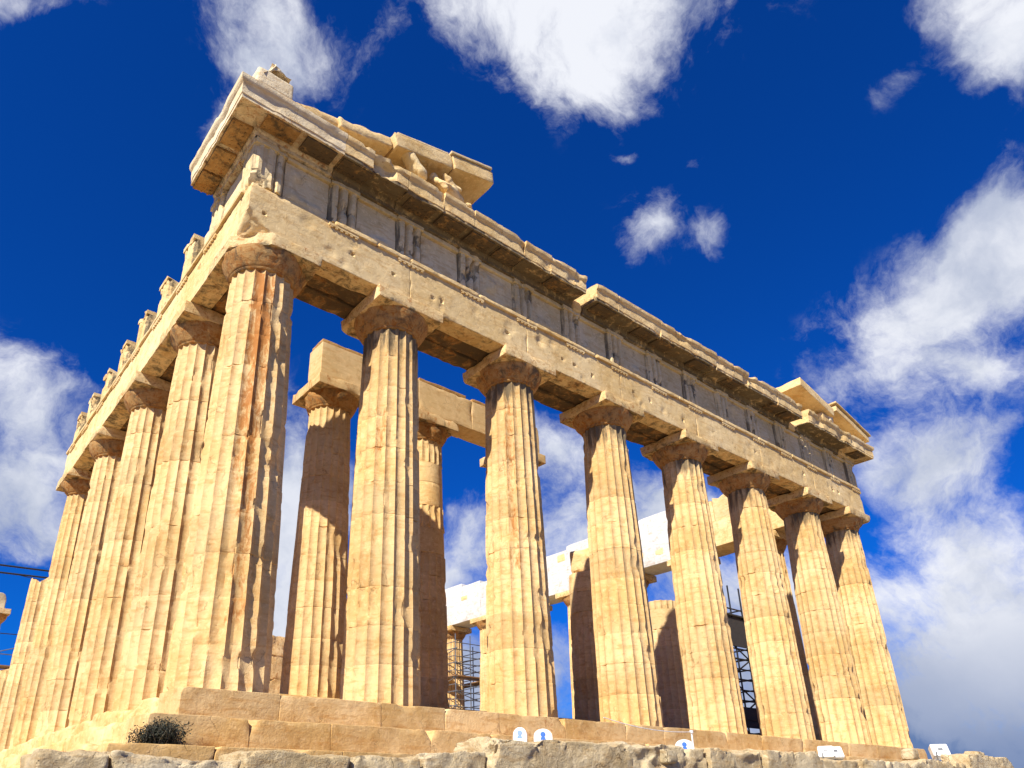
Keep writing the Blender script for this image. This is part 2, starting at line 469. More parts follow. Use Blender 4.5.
def echinus(cx, cy, z0, z1, r0, r1, parent, mat, seed, soot_shade=0.5, rust=0.6, far=False, cut=None):
    """annulets, then the swelling cushion"""
    prof = [(r0 * 1.005, 0.0), (r0 * 1.03, 0.015), (r0 * 1.03, 0.03), (r0 * 1.045, 0.035), (r0 * 1.045, 0.055), (r0 * 1.06, 0.06)]
    h = z1 - z0
    for k in range(1, 11):
        s = k / 10; prof.append((r0 * 1.06 + (r1 - r0 * 1.06) * (1 - (1 - s) ** 1.5 if s < 0.85 else 1 - (1 - s) ** 1.5), 0.06 + (h - 0.06) * s))
    prof.append((r1 * 0.985, h)); prof.append((0.05, h))
    na = 24 if far else 72
    V = []; 
    for (r, z) in prof:
        for k in range(na):
            a = 2 * math.pi * k / na; V.append((cx + r * math.cos(a), cy + r * math.sin(a), z0 + z))
    V = np.array(V)
    n = fbm(V * 1.0 + seed, 1.6, 4, seed)
    rad_ = V[:, :2] - (cx, cy)
    sh = 1 - np.clip(n - 0.25, 0, 1)[:, None] * 0.22 + fbm(V, 4, 3, seed)[:, None] * 0.008
    V[:, :2] = np.array((cx, cy)) + rad_ * sh
    if cut is not None:
        for p, nrm in cut:
            p = np.array(p); nrm = np.array(nrm) / np.linalg.norm(nrm)
            s = (V - p) @ nrm + n * 0.05; V = V - np.clip(s, 0, None)[:, None] * nrm
    m = len(prof); F = []
    for i in range(m - 1):
        for k in range(na):
            k2 = (k + 1) % na; F.append((i * na + k, i * na + k2, (i + 1) * na + k2, (i + 1) * na + k))
    F.append(tuple(range(na))[::-1])
    A = np.stack([np.full(len(V), 0.42), np.full(len(V), rust), np.full(len(V), soot_shade)], 1)
    return mesh('echinus', V, F, mat, parent, A, 40)


def column(cx, cy, seed, parent, rb=0.905, rt=0.722, z0=0.0, H=10.43, mat='column', ab=1.02, far=False, cuts_ab=(), res=0.12,
           ech_cut=None, capmat='under', abmat='beam', label=None, **kw):
    c = empty('column', (cx, cy, z0), parent)
    if label: c['label'] = label
    k = H - z0
    neck = H - 0.82 - 0.04
    shaft('shaft', cx, cy, z0, neck, rb, rt, c, M[mat], seed, full=neck - z0, far=far, **kw)
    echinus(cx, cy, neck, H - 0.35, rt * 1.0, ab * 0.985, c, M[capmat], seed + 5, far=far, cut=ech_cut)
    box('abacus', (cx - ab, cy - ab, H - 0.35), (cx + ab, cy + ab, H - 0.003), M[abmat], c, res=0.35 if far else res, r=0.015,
        chip=0.26, amp=0.012, cuts=cuts_ab, th=0.08, rust=0.5, soot_shade=0.3, smask=lambda V, A: (A.__setitem__((slice(None), 2), A[:, 2] + 0.35 * (V[:, 2] < H - 0.33)), A)[1])  # underside of the abacus darkened further as painted shade
    return c


# ------------------------------------------------------------------ the temple
temple = thing(empty('temple', (14.4, 20, 0)), 'ruined ancient marble temple with fluted columns and broken pediment on stone steps', 'temple')
AX = [0, 3.69, 7.986, 12.282, 16.578, 20.874, 25.17, 28.86]
FY = [0, 3.69] + [3.69 + 4.296 * k for k in range(1, 15)] + [3.69 * 2 + 4.296 * 14]
VIEW = lambda x, y: math.atan2(CAM[1] - y, CAM[0] - x)

# east front
for i, x in enumerate(AX):
    a = VIEW(x, 0)
    kw = dict(soot_top=0.7, chipf=0.9, baserust=[0, .03, .02, .05, .0, .04, .02, .05][i])
    if i == 0:
        kw.update(rb=0.975, rt=0.745, chipf=1.15, soot_top=0.0, baserust=0.04,
                  rustband=[(a + 0.20, 0.26, 0.3, 10.0, 0.72), (a - 0.15, 0.20, 3.5, 10.5, 0.50), (a + 0.05, 0.6, 6.5, 10.5, 0.30)],
                  cuts_ab=[((-0.66, -0.66, 10.3), (-1, -1, 0.12))], capmat='under', abmat='beam')
    if i == 2: kw.update(rustband=[(a - 0.05, 0.35, 3.0, 9.6, 0.62)])
    if i == 1: kw.update(rustband=[(a - 0.25, 0.28, 4.5, 9.6, 0.50)])
    column(x, 0, 100 + i * 17, temple, dz=0.10 if i < 3 else 0.16, **kw)

# south flank
for j in range(1, 5):
    column(0, FY[j], 300 + j * 13, temple, soot_top=0.15, chipf=1.2, dz=0.13, baserust=0.03)
for j, h, s in ((5, 7.35, 1), (6, 4.2, 2), (7, 3.3, 3), (8, 2.2, 4)):
    c = empty('column', (0, FY[j], 0), temple)
    if j == 5: c['label'] = 'broken column stump without capital at the left edge'
    shaft('shaft', 0, FY[j], 0, h, 0.905, 0.722, c, M['column'], 400 + j, full=9.57, topbreak=0.45, chipf=1.3)
# far west part of the flank, column with a lump of beam on it
c = column(0.2, 43.0, 480, temple, far=True, label='distant column with a broken beam block on its capital')
box('beam_stub', (-0.8, 42.2, 10.43), (0.85, 44.0, 11.5), M['palest'], c, res=0.2, r=0.05, chip=0.3, amp=0.05,
    cuts=[((0.8, 43, 11.2), (1, 0, 0.6))])
for j in (12, 13, 14, 15):
    column(0, FY[j], 490 + j, temple, far=True)

# pronaos: two full columns and a third behind, then broken ones
PX = [4.35, 8.0, 12.25, 16.05, 20.6]
PY = 4.5
for k in range(3):
    kw = dict(plain_drums=(6, 8, 9)) if k == 1 else {}
    column(PX[k], PY, 520 + k * 7, temple, rb=0.88, rt=0.665, z0=0.7, H=10.43, ab=0.90, mat='column', soot_top=0.3,
           capmat='under', abmat='patch', chipf=1.5 if k == 1 else 0.8, baserust=0.06 if k == 0 else 0.0, **kw)
c = empty('column', (PX[3], PY, 0.7), temple); c['label'] = 'broken inner column topped by a smooth drum and a carved block'
shaft('shaft', PX[3], PY, 0.7, 6.35, 0.88, 0.665, c, M['column'], 560, full=8.87, plain_drums=(5, 6), chipf=2.0)
box('carved_block', (PX[3] - 0.35, PY - 0.75, 6.36), (PX[3] + 0.8, PY + 0.6, 7.45), M['column'], c, res=0.1, r=0.06, chip=0.3, amp=0.05,
    cuts=[((PX[3] - 0.2, PY - 0.4, 7.2), (-1, -0.3, 0.7))])
c = empty('column', (PX[4], PY, 0.7), temple); c['label'] = 'broken inner column ending in a pale fluted repair drum'
shaft('shaft', PX[4], PY, 0.7, 5.95, 0.88, 0.665, c, M['patch'], 570, full=8.87, plain_drums=(5,), chipf=0.6, topbreak=0.08)
# beam over the inner columns (front slab only is left)
y0, y1 = PY - 0.80, PY + 0.05
for a, b, tz in ((PX[0] - 0.82, PX[1] - 0.75, 11.62), (PX[1] - 0.74, PX[1] + 1.6, 11.60), (PX[1] + 1.61, PX[2] + 0.7, 11.60)):
    box('inner_beam', (a, y0, 10.44), (b, y1, tz), M['patch'], temple, res=0.14, r=0.012, chip=0.10, amp=0.006, th=0.2, tone=0.55)
    box('inner_beam', (a + 0.02, y0 + 0.02, tz), (b - 0.25, y1 - 0.1, tz + 0.14), M['under'], temple, res=0.09, r=0.02, chip=0.16, amp=0.02, th=-0.1, rust=0.4)

# north flank
for j in range(1, 10):
    column(28.86, FY[j], 600 + j * 5, temple, far=(j > 3), soot_top=0.3, chipf=1.0)
for j in range(10, 15):
    column(28.86, FY[j], 600 + j * 5, temple, far=True)
for j in range(0, 9):
    a, b = FY[j] + (0.89 if j == 0 else 0), FY[j + 1]
    white = 2 <= j
    for (xa, xb) in ((27.98, 28.55), (28.56, 29.15), (29.16, 29.745)):
        box('side_beam', (xa, a + 0.005, 10.44), (xb, b - 0.005, 11.78), M['white' if white else 'beam'], temple, res=0.3, r=0.015, chip=0.06,
            tone=None if white else 0.6)
    top = 13.13 if j not in (7,) else 12.65
    if j == 0: top = 12.9
    for (s, e) in ((a, (a + b) / 2), ((a + b) / 2, b)):
        tp = top + random.Random(j * 3 + int(s)).choice([0, 0, 0.25, -0.2]) * (1 if j > 1 else 0.4)
        box('side_frieze', (28.02, s + 0.006, 11.785), (28.9, e - 0.006, tp), M['white' if (white and tp > 12.7) else 'beam'], temple,
            res=0.3 if j else 0.16, r=0.02, chip=0.10 if j > 1 else 0.5, amp=0.01)
        box('side_frieze', (28.91, s + 0.006, 11.785), (29.72, e - 0.006, 13.13), M['frieze'], temple, res=0.4, r=0.02, chip=0.08)
rg = random.Random(8)
for j in range(2, 9):
    for q in range(3):
        if rg.random() < 0.5: continue
        y_ = FY[j] + 0.5 + q * 1.35 + rg.uniform(-.4, .4); z_ = rg.choice([10.9, 12.0, 12.2, 12.4]); h_ = rg.uniform(0.35, 0.8); w_ = rg.uniform(0.5, 0.9)
        fx = 27.98 if z_ < 11.5 else 28.02
        box('inset_block', (fx - 0.012, y_ - w_ / 2, z_), (fx + 0.3, y_ + w_ / 2, min(z_ + h_, 13.0 if z_ > 11.8 else 11.7)), M['beam'], temple, res=0.08, r=0.03, chip=0.35, th=-0.15)
# remains of the back wall of the hall, far off
for k, (xa, xb, z_a, z_b) in enumerate(((22.4, 25.4, 0.7, 3.4), (22.6, 25.2, 3.41, 6.0), (22.5, 25.0, 6.01, 8.7), (22.7, 24.9, 8.71, 10.9), (22.9, 24.6, 10.91, 12.7))):
    box('wall_remnant', (xa, 49.3, z_a), (xb, 50.7, z_b), M['column'], temple, res=0.3, r=0.05, chip=0.5, amp=0.10, rust=0.5, soot_shade=0.4)

# ---------------- entablature of the east front and the standing part of the south flank
def holes(x0, x1, y, z, rng, n, nrm):
    out = []
    for _ in range(n):
        s = rng.uniform(x0 + 0.3, x1 - 0.3)
        p = (s, y, z + rng.uniform(-0.12, 0.12)) if nrm[1] else (y, s, z + rng.uniform(-0.12, 0.12))
        out.append((p, rng.uniform(0.03, 0.045), 0.12, nrm))
    return out


rng = random.Random(5)
H0, H1 = 10.43, 11.65
for i in range(7):
    a = AX[i] if i else -0.885
    b = AX[i + 1] if i < 6 else 29.745
    kw = {}
    if i == 0:
        kw['th'] = 0.1; kw['cuts'] = [((-0.885, -0.885, 11.0), (-0.72, -0.72, -1.0)), ((-0.885, -0.885, 11.55), (-1, -1, 1.2))]
    ds = holes(a, b, -0.885, 11.0, rng, 3, (0, -1, 0)) + [((rng.uniform(a + .5, b - .5), -0.885, rng.uniform(10.6, 11.4)), rng.uniform(0.08, 0.2), 0.025, (0, -1, 0)) for _ in range(4)]
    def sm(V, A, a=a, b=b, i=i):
        A[:, 2] += 0.55 * (V[:, 2] < 10.452)  # soffit: shade painted in together with the crust
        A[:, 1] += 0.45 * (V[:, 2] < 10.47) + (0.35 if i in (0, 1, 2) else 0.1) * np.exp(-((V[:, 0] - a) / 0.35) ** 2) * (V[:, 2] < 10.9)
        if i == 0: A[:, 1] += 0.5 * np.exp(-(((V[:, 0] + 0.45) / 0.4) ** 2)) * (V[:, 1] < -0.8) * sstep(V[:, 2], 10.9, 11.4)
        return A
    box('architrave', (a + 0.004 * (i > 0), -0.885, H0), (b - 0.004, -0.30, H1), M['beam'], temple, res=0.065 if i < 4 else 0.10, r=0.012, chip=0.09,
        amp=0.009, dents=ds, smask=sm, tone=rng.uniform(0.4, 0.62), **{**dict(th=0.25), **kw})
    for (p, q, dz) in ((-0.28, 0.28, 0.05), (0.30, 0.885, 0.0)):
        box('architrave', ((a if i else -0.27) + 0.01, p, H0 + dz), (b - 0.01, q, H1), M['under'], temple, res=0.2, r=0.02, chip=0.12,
            amp=0.02, rust=0.55, soot_shade=0.85, tone=0.2)  # dark crust and low tone also paint in the soffit shade
    if i == 0:
        ta = [(1.35, b)]
    else: ta = [(a, b)]
    for (p, q) in ta:
        m_ = rng.uniform(p + 1, q - 1)
        for (s, e) in ((p, m_), (m_ + 0.02, q)):
            box('taenia', (s + 0.006, -0.955, H1 + 0.002), (e - rng.uniform(0.01, 0.05), -0.5, 11.78), M['beam'], temple, res=0.06, r=0.012, chip=0.10, amp=0.008, th=0.15, tone=0.6, rust=0.05)
box('taenia', (-0.84, -0.83, H1 + 0.002), (1.34, -0.3, 11.78), M['beam'], temple, res=0.08, r=0.03, chip=0.2, amp=0.02, th=-0.05)

for j in range(0, 4):                                                       # flank
    a = FY[j] if j else -0.297
    b = FY[j + 1] if j < 3 else FY[4] + 0.85
    ds = holes(a, b, -0.885, 11.2, rng, 1, (-1, 0, 0))
    box('architrave', (-0.885, a + 0.004, H0), (-0.30, b - 0.004, H1), M['beam'], temple, res=0.10, r=0.012, chip=0.08, amp=0.008, th=0.25, dents=ds, tone=0.70, smask=lambda V, A: (A.__setitem__((slice(None), 2), 0.6 * (V[:, 2] < 10.452)), A.__setitem__((slice(None), 1), 0.4 * (V[:, 2] < 10.452)), A)[2])  # flank soffit gets painted shade along with its stain
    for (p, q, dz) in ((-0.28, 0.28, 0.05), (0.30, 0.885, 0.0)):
        box('architrave', (p, max(a, 0.9) + 0.01 if j == 0 else a + 0.01, H0 + dz), (q, b - 0.01, H1), M['under'], temple, res=0.2, r=0.02, chip=0.12, amp=0.02, rust=0.55, soot_shade=0.75, tone=0.25)  # inner soffits: crust deepened with painted shade
    box('taenia', (-0.955, (a if j else -0.5) + 0.006, H1 + 0.002), (-0.5, b - 0.01, 11.78), M['beam'], temple, res=0.07, r=0.015, chip=0.16, amp=0.01, th=0.05, rust=0.12)


def regula(along, c, f=-0.885):
    """strip with six pegs under a triglyph"""
    V, F = [], []
    def bx(a0, a1, o0, o1, z0, z1):
        n = len(V)
        for z in (z0, z1):
            for (s, o) in ((a0, o0), (a1, o0), (a1, o1), (a0, o1)):
                V.append((s, o, z) if along == 'x' else (o, s, z))
        F.extend([(n, n + 3, n + 2, n + 1), (n + 4, n + 5, n + 6, n + 7), (n, n + 1, n + 5, n + 4), (n + 1, n + 2, n + 6, n + 5), (n + 2, n + 3, n + 7, n + 6), (n + 3, n, n + 4, n + 7)])
    bx(c - 0.42, c + 0.42, f - 0.05, f + 0.05, 11.575, 11.652)
    for k in range(6):
        s = c - 0.36 + k * 0.144; bx(s - 0.035, s + 0.035, f - 0.045, f + 0.04, 11.53, 11.574)
    V = np.array(V); V = V + np.stack([vnoise(V * 7 + k * 9, 3) for k in range(3)], 1) * 0.004
    A = np.tile([0.5, 0.15, 0.1], (len(V), 1))
    return mesh('regula', V, F, M['beam'], temple, A, 30)


def triglyph(along, c, f=-0.885, z0=11.785, z1=13.14, depth=0.55, seed=1, chip=0.05, cut=None, mat='frieze', w_=0.42, parent=None):
    us = [-1, -0.86, -0.72, -0.62, -0.52, -0.50, -0.333, -0.17, -0.15, 0, 0.15, 0.17, 0.333, 0.50, 0.52, 0.62, 0.72, 0.86, 1]
    dp = [0.12, 0.06, 0.0, 0, 0, 0.01, 0.19, 0.01, 0, 0, 0, 0.01, 0.19, 0.01, 0, 0, 0.0, 0.06, 0.12]
    zs = list(np.linspace(z0, z1 - 0.17, 12)) + [z1 - 0.14, z1 - 0.135, z1]
    V = []; na = len(us) + 2
    for i, z in enumerate(zs):
        capb = z > z1 - 0.138; fade = 0.0 if capb else (1.0 if z < z1 - 0.15 else 0.55)
        for u_, d_ in zip(us, dp):
            V.append((u_ * w_, d_ * fade - (0.025 if capb else 0), z))
        V.append((w_, depth, z)); V.append((-w_, depth, z))
    V = np.array(V); F = []
    for i in range(len(zs) - 1):
        for k in range(na):
            k2 = (k + 1) % na; F.append((i * na + k, i * na + k2, (i + 1) * na + k2, (i + 1) * na + k))
    F.append(tuple(range(na))[::-1]); F.append(tuple((len(zs) - 1) * na + k for k in range(na)))
    P = V + np.array([c * 1.3, seed, 0])
    n = fbm(P, 3.0, 4, seed)
    V[:, 1] += np.where(V[:, 1] < 0.2, np.clip(n - 0.15, 0, 1) * chip * 2.2 + n * 0.006, 0)
    V[:, 0] += np.where(V[:, 1] < 0.4, -np.sign(V[:, 0]) * np.clip(n - 0.2, 0, 1) * 0.05, 0)
    if cut is not None:
        for p, nrm in cut:
            nrm = np.array(nrm) / np.linalg.norm(nrm); s = (V - np.array(p)) @ nrm + n * 0.04; V = V - np.clip(s, 0, None)[:, None] * nrm
    if along == 'x': W = np.stack([c + V[:, 0], f + V[:, 1], V[:, 2]], 1)
    else: W = np.stack([f + V[:, 1], c - V[:, 0], V[:, 2]], 1)
    A = np.stack([np.full(len(V), 0.55), np.full(len(V), 0.05), 0.02 + 0.75 * ((V[:, 1] > 0.03) & (V[:, 1] < 0.2))], 1)  # groove shade painted in to set off the bars
    return mesh('triglyph', W, F, M[mat], parent or temple, A, 25)


TX = [-0.465, 1.61] + [3.69 + 2.148 * k for k in range(0, 11)] + [27.25, 29.325]
frz = empty('frieze', (14, -0.885, 11.78), temple)
for k, x in enumerate(TX):
    cut = None; ch = 0.05
    if k == 0: cut = [((-0.3, 0, 12.25 - 0), (-1, -1.2, -0.9))]
    if x > 10 and x < 11: ch = 0.12
    triglyph('x', x, seed=40 + k, chip=ch, cut=cut, parent=frz)
    if k > 0: regula('x', x)
for k in range(len(TX) - 1):
    a, b = TX[k] + 0.425, TX[k + 1] - 0.425
    rg = random.Random(k)
    def sm(V, A, k=k, a=a, b=b):
        # worn remains of carved figures stand proud of the panel
        d = np.clip(fbm(V * np.array([1, 0, 0.8]) + k * 5.3, 1.5, 3, 70 + k) - 0.05, 0, 1)
        e = sstep(V[:, 0], a + 0.05, a + 0.3) * (1 - sstep(V[:, 0], b - 0.3, b - 0.05)) * sstep(V[:, 2], 11.82, 12.0) * (1 - sstep(V[:, 2], 12.75, 12.95))
        V[:, 1] -= np.where(V[:, 1] < -0.6, d * e * 0.16, 0)
        return A
    box('metope', (a, -0.75, 11.785), (b, -0.35, 13.0), M['frieze'], frz, res=0.06 if k < 7 else 0.1, r=0.008, chip=0.03, smask=sm, tone=0.72 if k < 6 else 0.5, soot_shade=0.0 if k < 6 else 0.12)
    box('metope_band', (a, -0.84, 13.002), (b, -0.35, 13.135), M['frieze'], frz, res=0.1, r=0.01, chip=0.04, tone=0.6)
box('frieze_backing', (-0.33, -0.34, 11.785), (29.2, 0.75, 12.35), M['beam'], frz, res=0.5, r=0.03, chip=0.1, soot_shade=0.1)
# flank: corner bay frieze, then triglyphs standing free on the beam
triglyph('y', -0.44, seed=81, parent=frz, cut=[((0.35, 0.0, 12.2), (1, -0.6, -0.9))], w_=0.40)
TYS = [1.61, 3.69, 5.84, 7.986, 10.13, 12.282, 14.43, 16.45]
for k, y in enumerate(TYS):
    triglyph('y', y, seed=90 + k, parent=frz, mat='beam' if k > 0 else 'frieze', depth=0.75, chip=0.06,
             z1=13.14 - (0.0 if k < 3 else random.Random(k).uniform(0, 0.12)), cut=[((0.38, 0.2, 13.0), (1, 0.3, 1.2))] if k in (2, 5) else None)
    regula('y', y)
box('metope', (-0.80, -0.02, 11.785), (-0.3, 1.18, 13.0), M['frieze'], frz, res=0.1, tone=0.7)
box('metope', (-0.80, 2.04, 11.785), (-0.3, 2.6, 12.6), M['frieze'], frz, res=0.1, r=0.03, chip=0.25, th=-0.1, tone=0.7)
box('frieze_backing', (-0.29, 0.9, 11.785), (0.75, 2.2, 13.1), M['beam'], frz, res=0.3, r=0.03, chip=0.15)
# little holes at the heads of the free triglyphs are part of their wear

# ---------------- cornice
cor = empty('cornice', (14, -0.885, 13.2), temple)
CP = [(0.03, 13.145), (0.035, 13.25), (0.075, 13.30), (0.10, 13.40), (0.66, 13.36), (0.66, 13.33), (0.72, 13.33), (0.725, 13.42), (0.745, 13.435),
      (0.745, 13.50), (0.745, 13.62), (0.745, 13.74), (0.76, 13.76), (0.80, 13.80), (0.82, 13.86), (0.82, 13.96), (0.5, 13.985), (0.1, 14.0), (-0.5, 14.02), (-0.95, 14.02), (-0.95, 13.6), (-0.95, 13.15)]
CP = [(d - 0.03 if d > 0.5 else d, z) for d, z in CP]


def sweep(name, path, mat, parent, seed, chip=0.06, endchip=0.1, res=0.09, prof=CP, tone=None, drop=0.0, rust=0.0, soot_shade=0.0):
    """path: list of (x, y, outward) on the frieze face line; profile extruded along it with a mitre"""
    P0 = [Vector((p[0], p[1])) for p in path]
    stn = []
    for i in range(len(P0) - 1):
        L = (P0[i + 1] - P0[i]).length; n = max(1, int(L / res))
        for k in range(n + (1 if i == len(P0) - 2 else 0)):
            stn.append((P0[i].lerp(P0[i + 1], k / n), i, k == 0 and i > 0))
    def outn(i):
        d = (P0[i + 1] - P0[i]).normalized(); return Vector((d.y, -d.x))
    V = []; m = len(prof)
    for (p, i, mit) in stn:
        o = outn(i)
        if mit:
            o2 = outn(i - 1); o = (o + o2); o = o / (o.length_squared / 2)
        for (d, z) in prof: V.append((p.x + o.x * d, p.y + o.y * d, z - drop))
    V = np.array(V); n = len(stn)
    nn = fbm(V + seed, 1.7, 4, seed); n2 = fbm(V + seed, 5.0, 3, seed + 1)
    D = np.tile(np.array([q[0] for q in prof]), n)
    wear = (np.clip(nn - 0.12, 0, 1) * chip * 2.0 + np.clip(n2 - 0.2, 0, 1) * 0.03) * sstep(D, 0.3, 0.7)
    I = np.repeat([q[1] for q in stn], m)
    O = np.array([outn(i) for i in I])
    V[:, 0] -= O[:, 0] * wear; V[:, 1] -= O[:, 1] * wear
    V[:, 2] -= np.clip(nn - 0.1, 0, 1) * chip * sstep(V[:, 2], 13.8, 13.95)
    V += np.stack([fbm(V + 20 * k, 2.5, 3, seed + k) for k in (1, 2, 3)], 1) * 0.007
    F = []
    for i in range(n - 1):
        for k in range(m):
            k2 = (k + 1) % m; F.append((i * m + k, i * m + k2, (i + 1) * m + k2, (i + 1) * m + k))
    F.append(tuple(range(m))[::-1]); F.append(tuple((n - 1) * m + k for k in range(m)))
    tn = random.Random(seed).uniform(0.42, 0.68) if tone is None else tone
    A = np.stack([np.full(len(V), tn), rust + 0.45 * (V[:, 2] < 13.42 - drop) + wear, soot_shade + (0.95 if not name.startswith('corner') else 0.55) * (V[:, 2] < 13.42 - drop)], 1)  # cornice underside: crust plus painted soffit shade
    ob = mesh(name, V, F, mat, parent, A, 30)
    # outward orientation
    import bmesh
    bm = bmesh.new(); bm.from_mesh(ob.data); bmesh.ops.recalc_face_normals(bm, faces=bm.faces); bm.to_mesh(ob.data); bm.free()
    return ob


F_ = -0.885
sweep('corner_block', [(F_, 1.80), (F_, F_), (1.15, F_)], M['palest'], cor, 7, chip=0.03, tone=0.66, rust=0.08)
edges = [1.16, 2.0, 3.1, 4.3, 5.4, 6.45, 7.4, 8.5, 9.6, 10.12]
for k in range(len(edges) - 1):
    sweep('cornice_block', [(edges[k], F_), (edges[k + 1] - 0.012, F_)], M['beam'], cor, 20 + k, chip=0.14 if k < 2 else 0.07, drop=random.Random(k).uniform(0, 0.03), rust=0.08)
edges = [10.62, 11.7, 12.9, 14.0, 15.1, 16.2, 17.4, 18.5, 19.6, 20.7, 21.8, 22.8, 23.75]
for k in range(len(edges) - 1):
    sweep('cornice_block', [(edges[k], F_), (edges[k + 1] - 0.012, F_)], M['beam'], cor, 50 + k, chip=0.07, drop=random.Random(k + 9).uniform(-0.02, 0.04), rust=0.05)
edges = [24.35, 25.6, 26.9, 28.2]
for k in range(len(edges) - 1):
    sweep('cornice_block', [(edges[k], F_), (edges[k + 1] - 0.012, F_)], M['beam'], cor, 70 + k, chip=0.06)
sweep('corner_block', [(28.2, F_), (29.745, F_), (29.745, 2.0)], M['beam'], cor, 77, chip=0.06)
# broken rump between the two runs
box('cornice_block', (10.14, -0.95, 13.145), (10.60, 0.2, 13.6), M['beam'], cor, res=0.08, r=0.05, chip=0.3, amp=0.04, th=-0.2)
box('cornice_block', (23.77, -0.95, 13.145), (24.33, 0.2, 13.5), M['beam'], cor, res=0.08, r=0.05, chip=0.3, amp=0.04, th=-0.2)


def mutule(along, c, w_=0.42):
    sd = int(c * 10) + (500 if along == 'y' else 0)
    V, F = [], []
    def bx(a0, a1, o0, o1, zi, zo, h):
        n = len(V)
        for dz in (-h, 0):
            for (s, o, z) in ((a0, o0, zi), (a1, o0, zi), (a1, o1, zo), (a0, o1, zo)):
                V.append((s, F_ - o, z + dz) if along == 'x' else (F_ - o, s, z + dz))
        F.extend([(n, n + 3, n + 2, n + 1), (n + 4, n + 5, n + 6, n + 7), (n, n + 1, n + 5, n + 4), (n + 1, n + 2, n + 6, n + 5), (n + 2, n + 3, n + 7, n + 6), (n + 3, n, n + 4, n + 7)])
    bx(c - w_, c + w_, 0.11, 0.62, 13.395, 13.358, 0.075)
    for k in range(6):
        for q in range(3):
            s = c - 0.35 + k * 0.14; o = 0.19 + q * 0.17
            bx(s - 0.025, s + 0.025, o, o + 0.05, 13.318, 13.31, 0.025)
    V = np.array(V); V += np.stack([vnoise(V * 5 + k * 9, sd) for k in range(3)], 1) * 0.015
    A = np.tile([0.4, 0.35, 0.55 if (along == 'y' or c < 0.5) else 0.95], (len(V), 1))  # crust and painted soffit shade, heavier along the east front
    import bmesh
    ob = mesh('mutule', V, F, M['under'], cor, A, 30)
    bm = bmesh.new(); bm.from_mesh(ob.data); bmesh.ops.recalc_face_normals(bm, faces=bm.faces); bm.to_mesh(ob.data); bm.free()
    return ob


mx = []
for k in range(len(TX) - 1):
    mx += [TX[k], (TX[k] + TX[k + 1]) / 2]
mx.append(TX[-1])
for x in mx:
    if 9.7 < x < 10.9 or 23.4 < x < 24.7: continue
    if random.Random(int(x * 7)).random() < 0.2 and x > 1: continue
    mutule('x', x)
for y in (-0.44, 0.58, 1.45): mutule('y', y, 0.36 if y > 1 else 0.42)

# ---------------- remains of the pediment, left and right
ped = empty('pediment', (3, -0.9, 14.0), temple); ped['label'] = 'left end of the broken pediment'


def raked(name, x0, x1, z_at0, slope, hh, y0, y1, mat, parent, **kw):
    ang = -math.atan(slope) ; L = (x1 - x0) / math.cos(ang)
    xf = Matrix.Translation((x0, 0, z_at0)) @ Matrix.Rotation(ang, 4, 'Y')
    return box(name, (0, y0, -hh), (L, y1, 0), mat, parent, xf=xf, **kw)


raked('raking_cornice', -0.45, 1.15, 14.33, 0.24, 0.30, -1.40, -0.1, M['beam'], ped, res=0.09, r=0.05, chip=0.22, amp=0.03, th=0.0, tone=0.6)
raked('raking_cornice', 0.95, 2.55, 14.62, 0.23, 0.34, -1.50, 0.2, M['beam'], ped, res=0.09, r=0.05, chip=0.20, amp=0.03, th=0.05, tone=0.55, rust=0.2)
raked('raking_cornice', 2.58, 4.55, 15.08, 0.235, 0.44, -1.62, 0.3, M['beam'], ped, res=0.09, r=0.02, chip=0.08, amp=0.01, tone=0.5, rust=0.25)
raked('raking_cornice', 4.57, 6.1, 15.545, 0.235, 0.44, -1.66, 0.3, M['beam'], ped, res=0.09, r=0.015, chip=0.04, amp=0.006, tone=0.6, rust=0.1)
raked('raking_tile', 4.5, 6.05, 15.64, 0.235, 0.085, -1.70, 0.2, M['frieze'], ped, res=0.1, r=0.015, chip=0.06)
raked('raking_tile', 2.7, 4.46, 15.20, 0.235, 0.08, -1.60, 0.2, M['frieze'], ped, res=0.1, r=0.02, chip=0.14)
for (a, b, za, zb) in ((4.9, 5.55, 14.03, 15.14), (5.56, 5.95, 14.03, 14.75), (3.2, 4.1, 14.03, 14.62), (1.3, 3.15, 14.03, 14.3)):
    box('tympanum_block', (a, -0.75 if a > 4 else 0.0, za), (b, 0.2 if a > 4 else 0.35, zb), M['beam'], ped, res=0.12, r=0.03, chip=0.1, amp=0.02, rust=0.25)
box('tympanum_block', (6.05, -1.1, 14.03), (6.75, -0.3, 14.72), M['palest'], ped, res=0.1, r=0.05, chip=0.2, amp=0.03)
rp = empty('pediment', (26.5, -0.9, 14.0), temple); rp['label'] = 'right end of the broken pediment'
raked('raking_cornice', 24.15, 26.95, 15.50, -0.235, 0.42, -1.66, 0.4, M['beam'], rp, res=0.12, r=0.015, chip=0.06, tone=0.62)
raked('raking_cornice', 27.45, 30.45, 15.25, -0.245, 0.30, -1.60, 0.3, M['beam'], rp, res=0.12, r=0.02, chip=0.10, tone=0.6)
raked('raking_tile', 27.35, 30.55, 15.42, -0.245, 0.10, -1.68, 0.3, M['beam'], rp, res=0.12, r=0.02, chip=0.12)
for (a, b, zb) in ((24.6, 26.2, 14.95), (26.3, 27.6, 14.7), (27.65, 29.0, 14.5), (29.0, 30.0, 14.2)):
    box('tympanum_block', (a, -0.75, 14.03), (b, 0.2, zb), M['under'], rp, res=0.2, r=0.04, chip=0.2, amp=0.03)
box('tympanum_block', (26.0, -1.5, 14.03), (27.0, -0.9, 14.45), M['beam'], rp, res=0.1, r=0.05, chip=0.3, amp=0.04, th=-0.1)

# ---------------- steps and platform
def shear_soft(amp):
    def f(V, A):
        return A
    return f


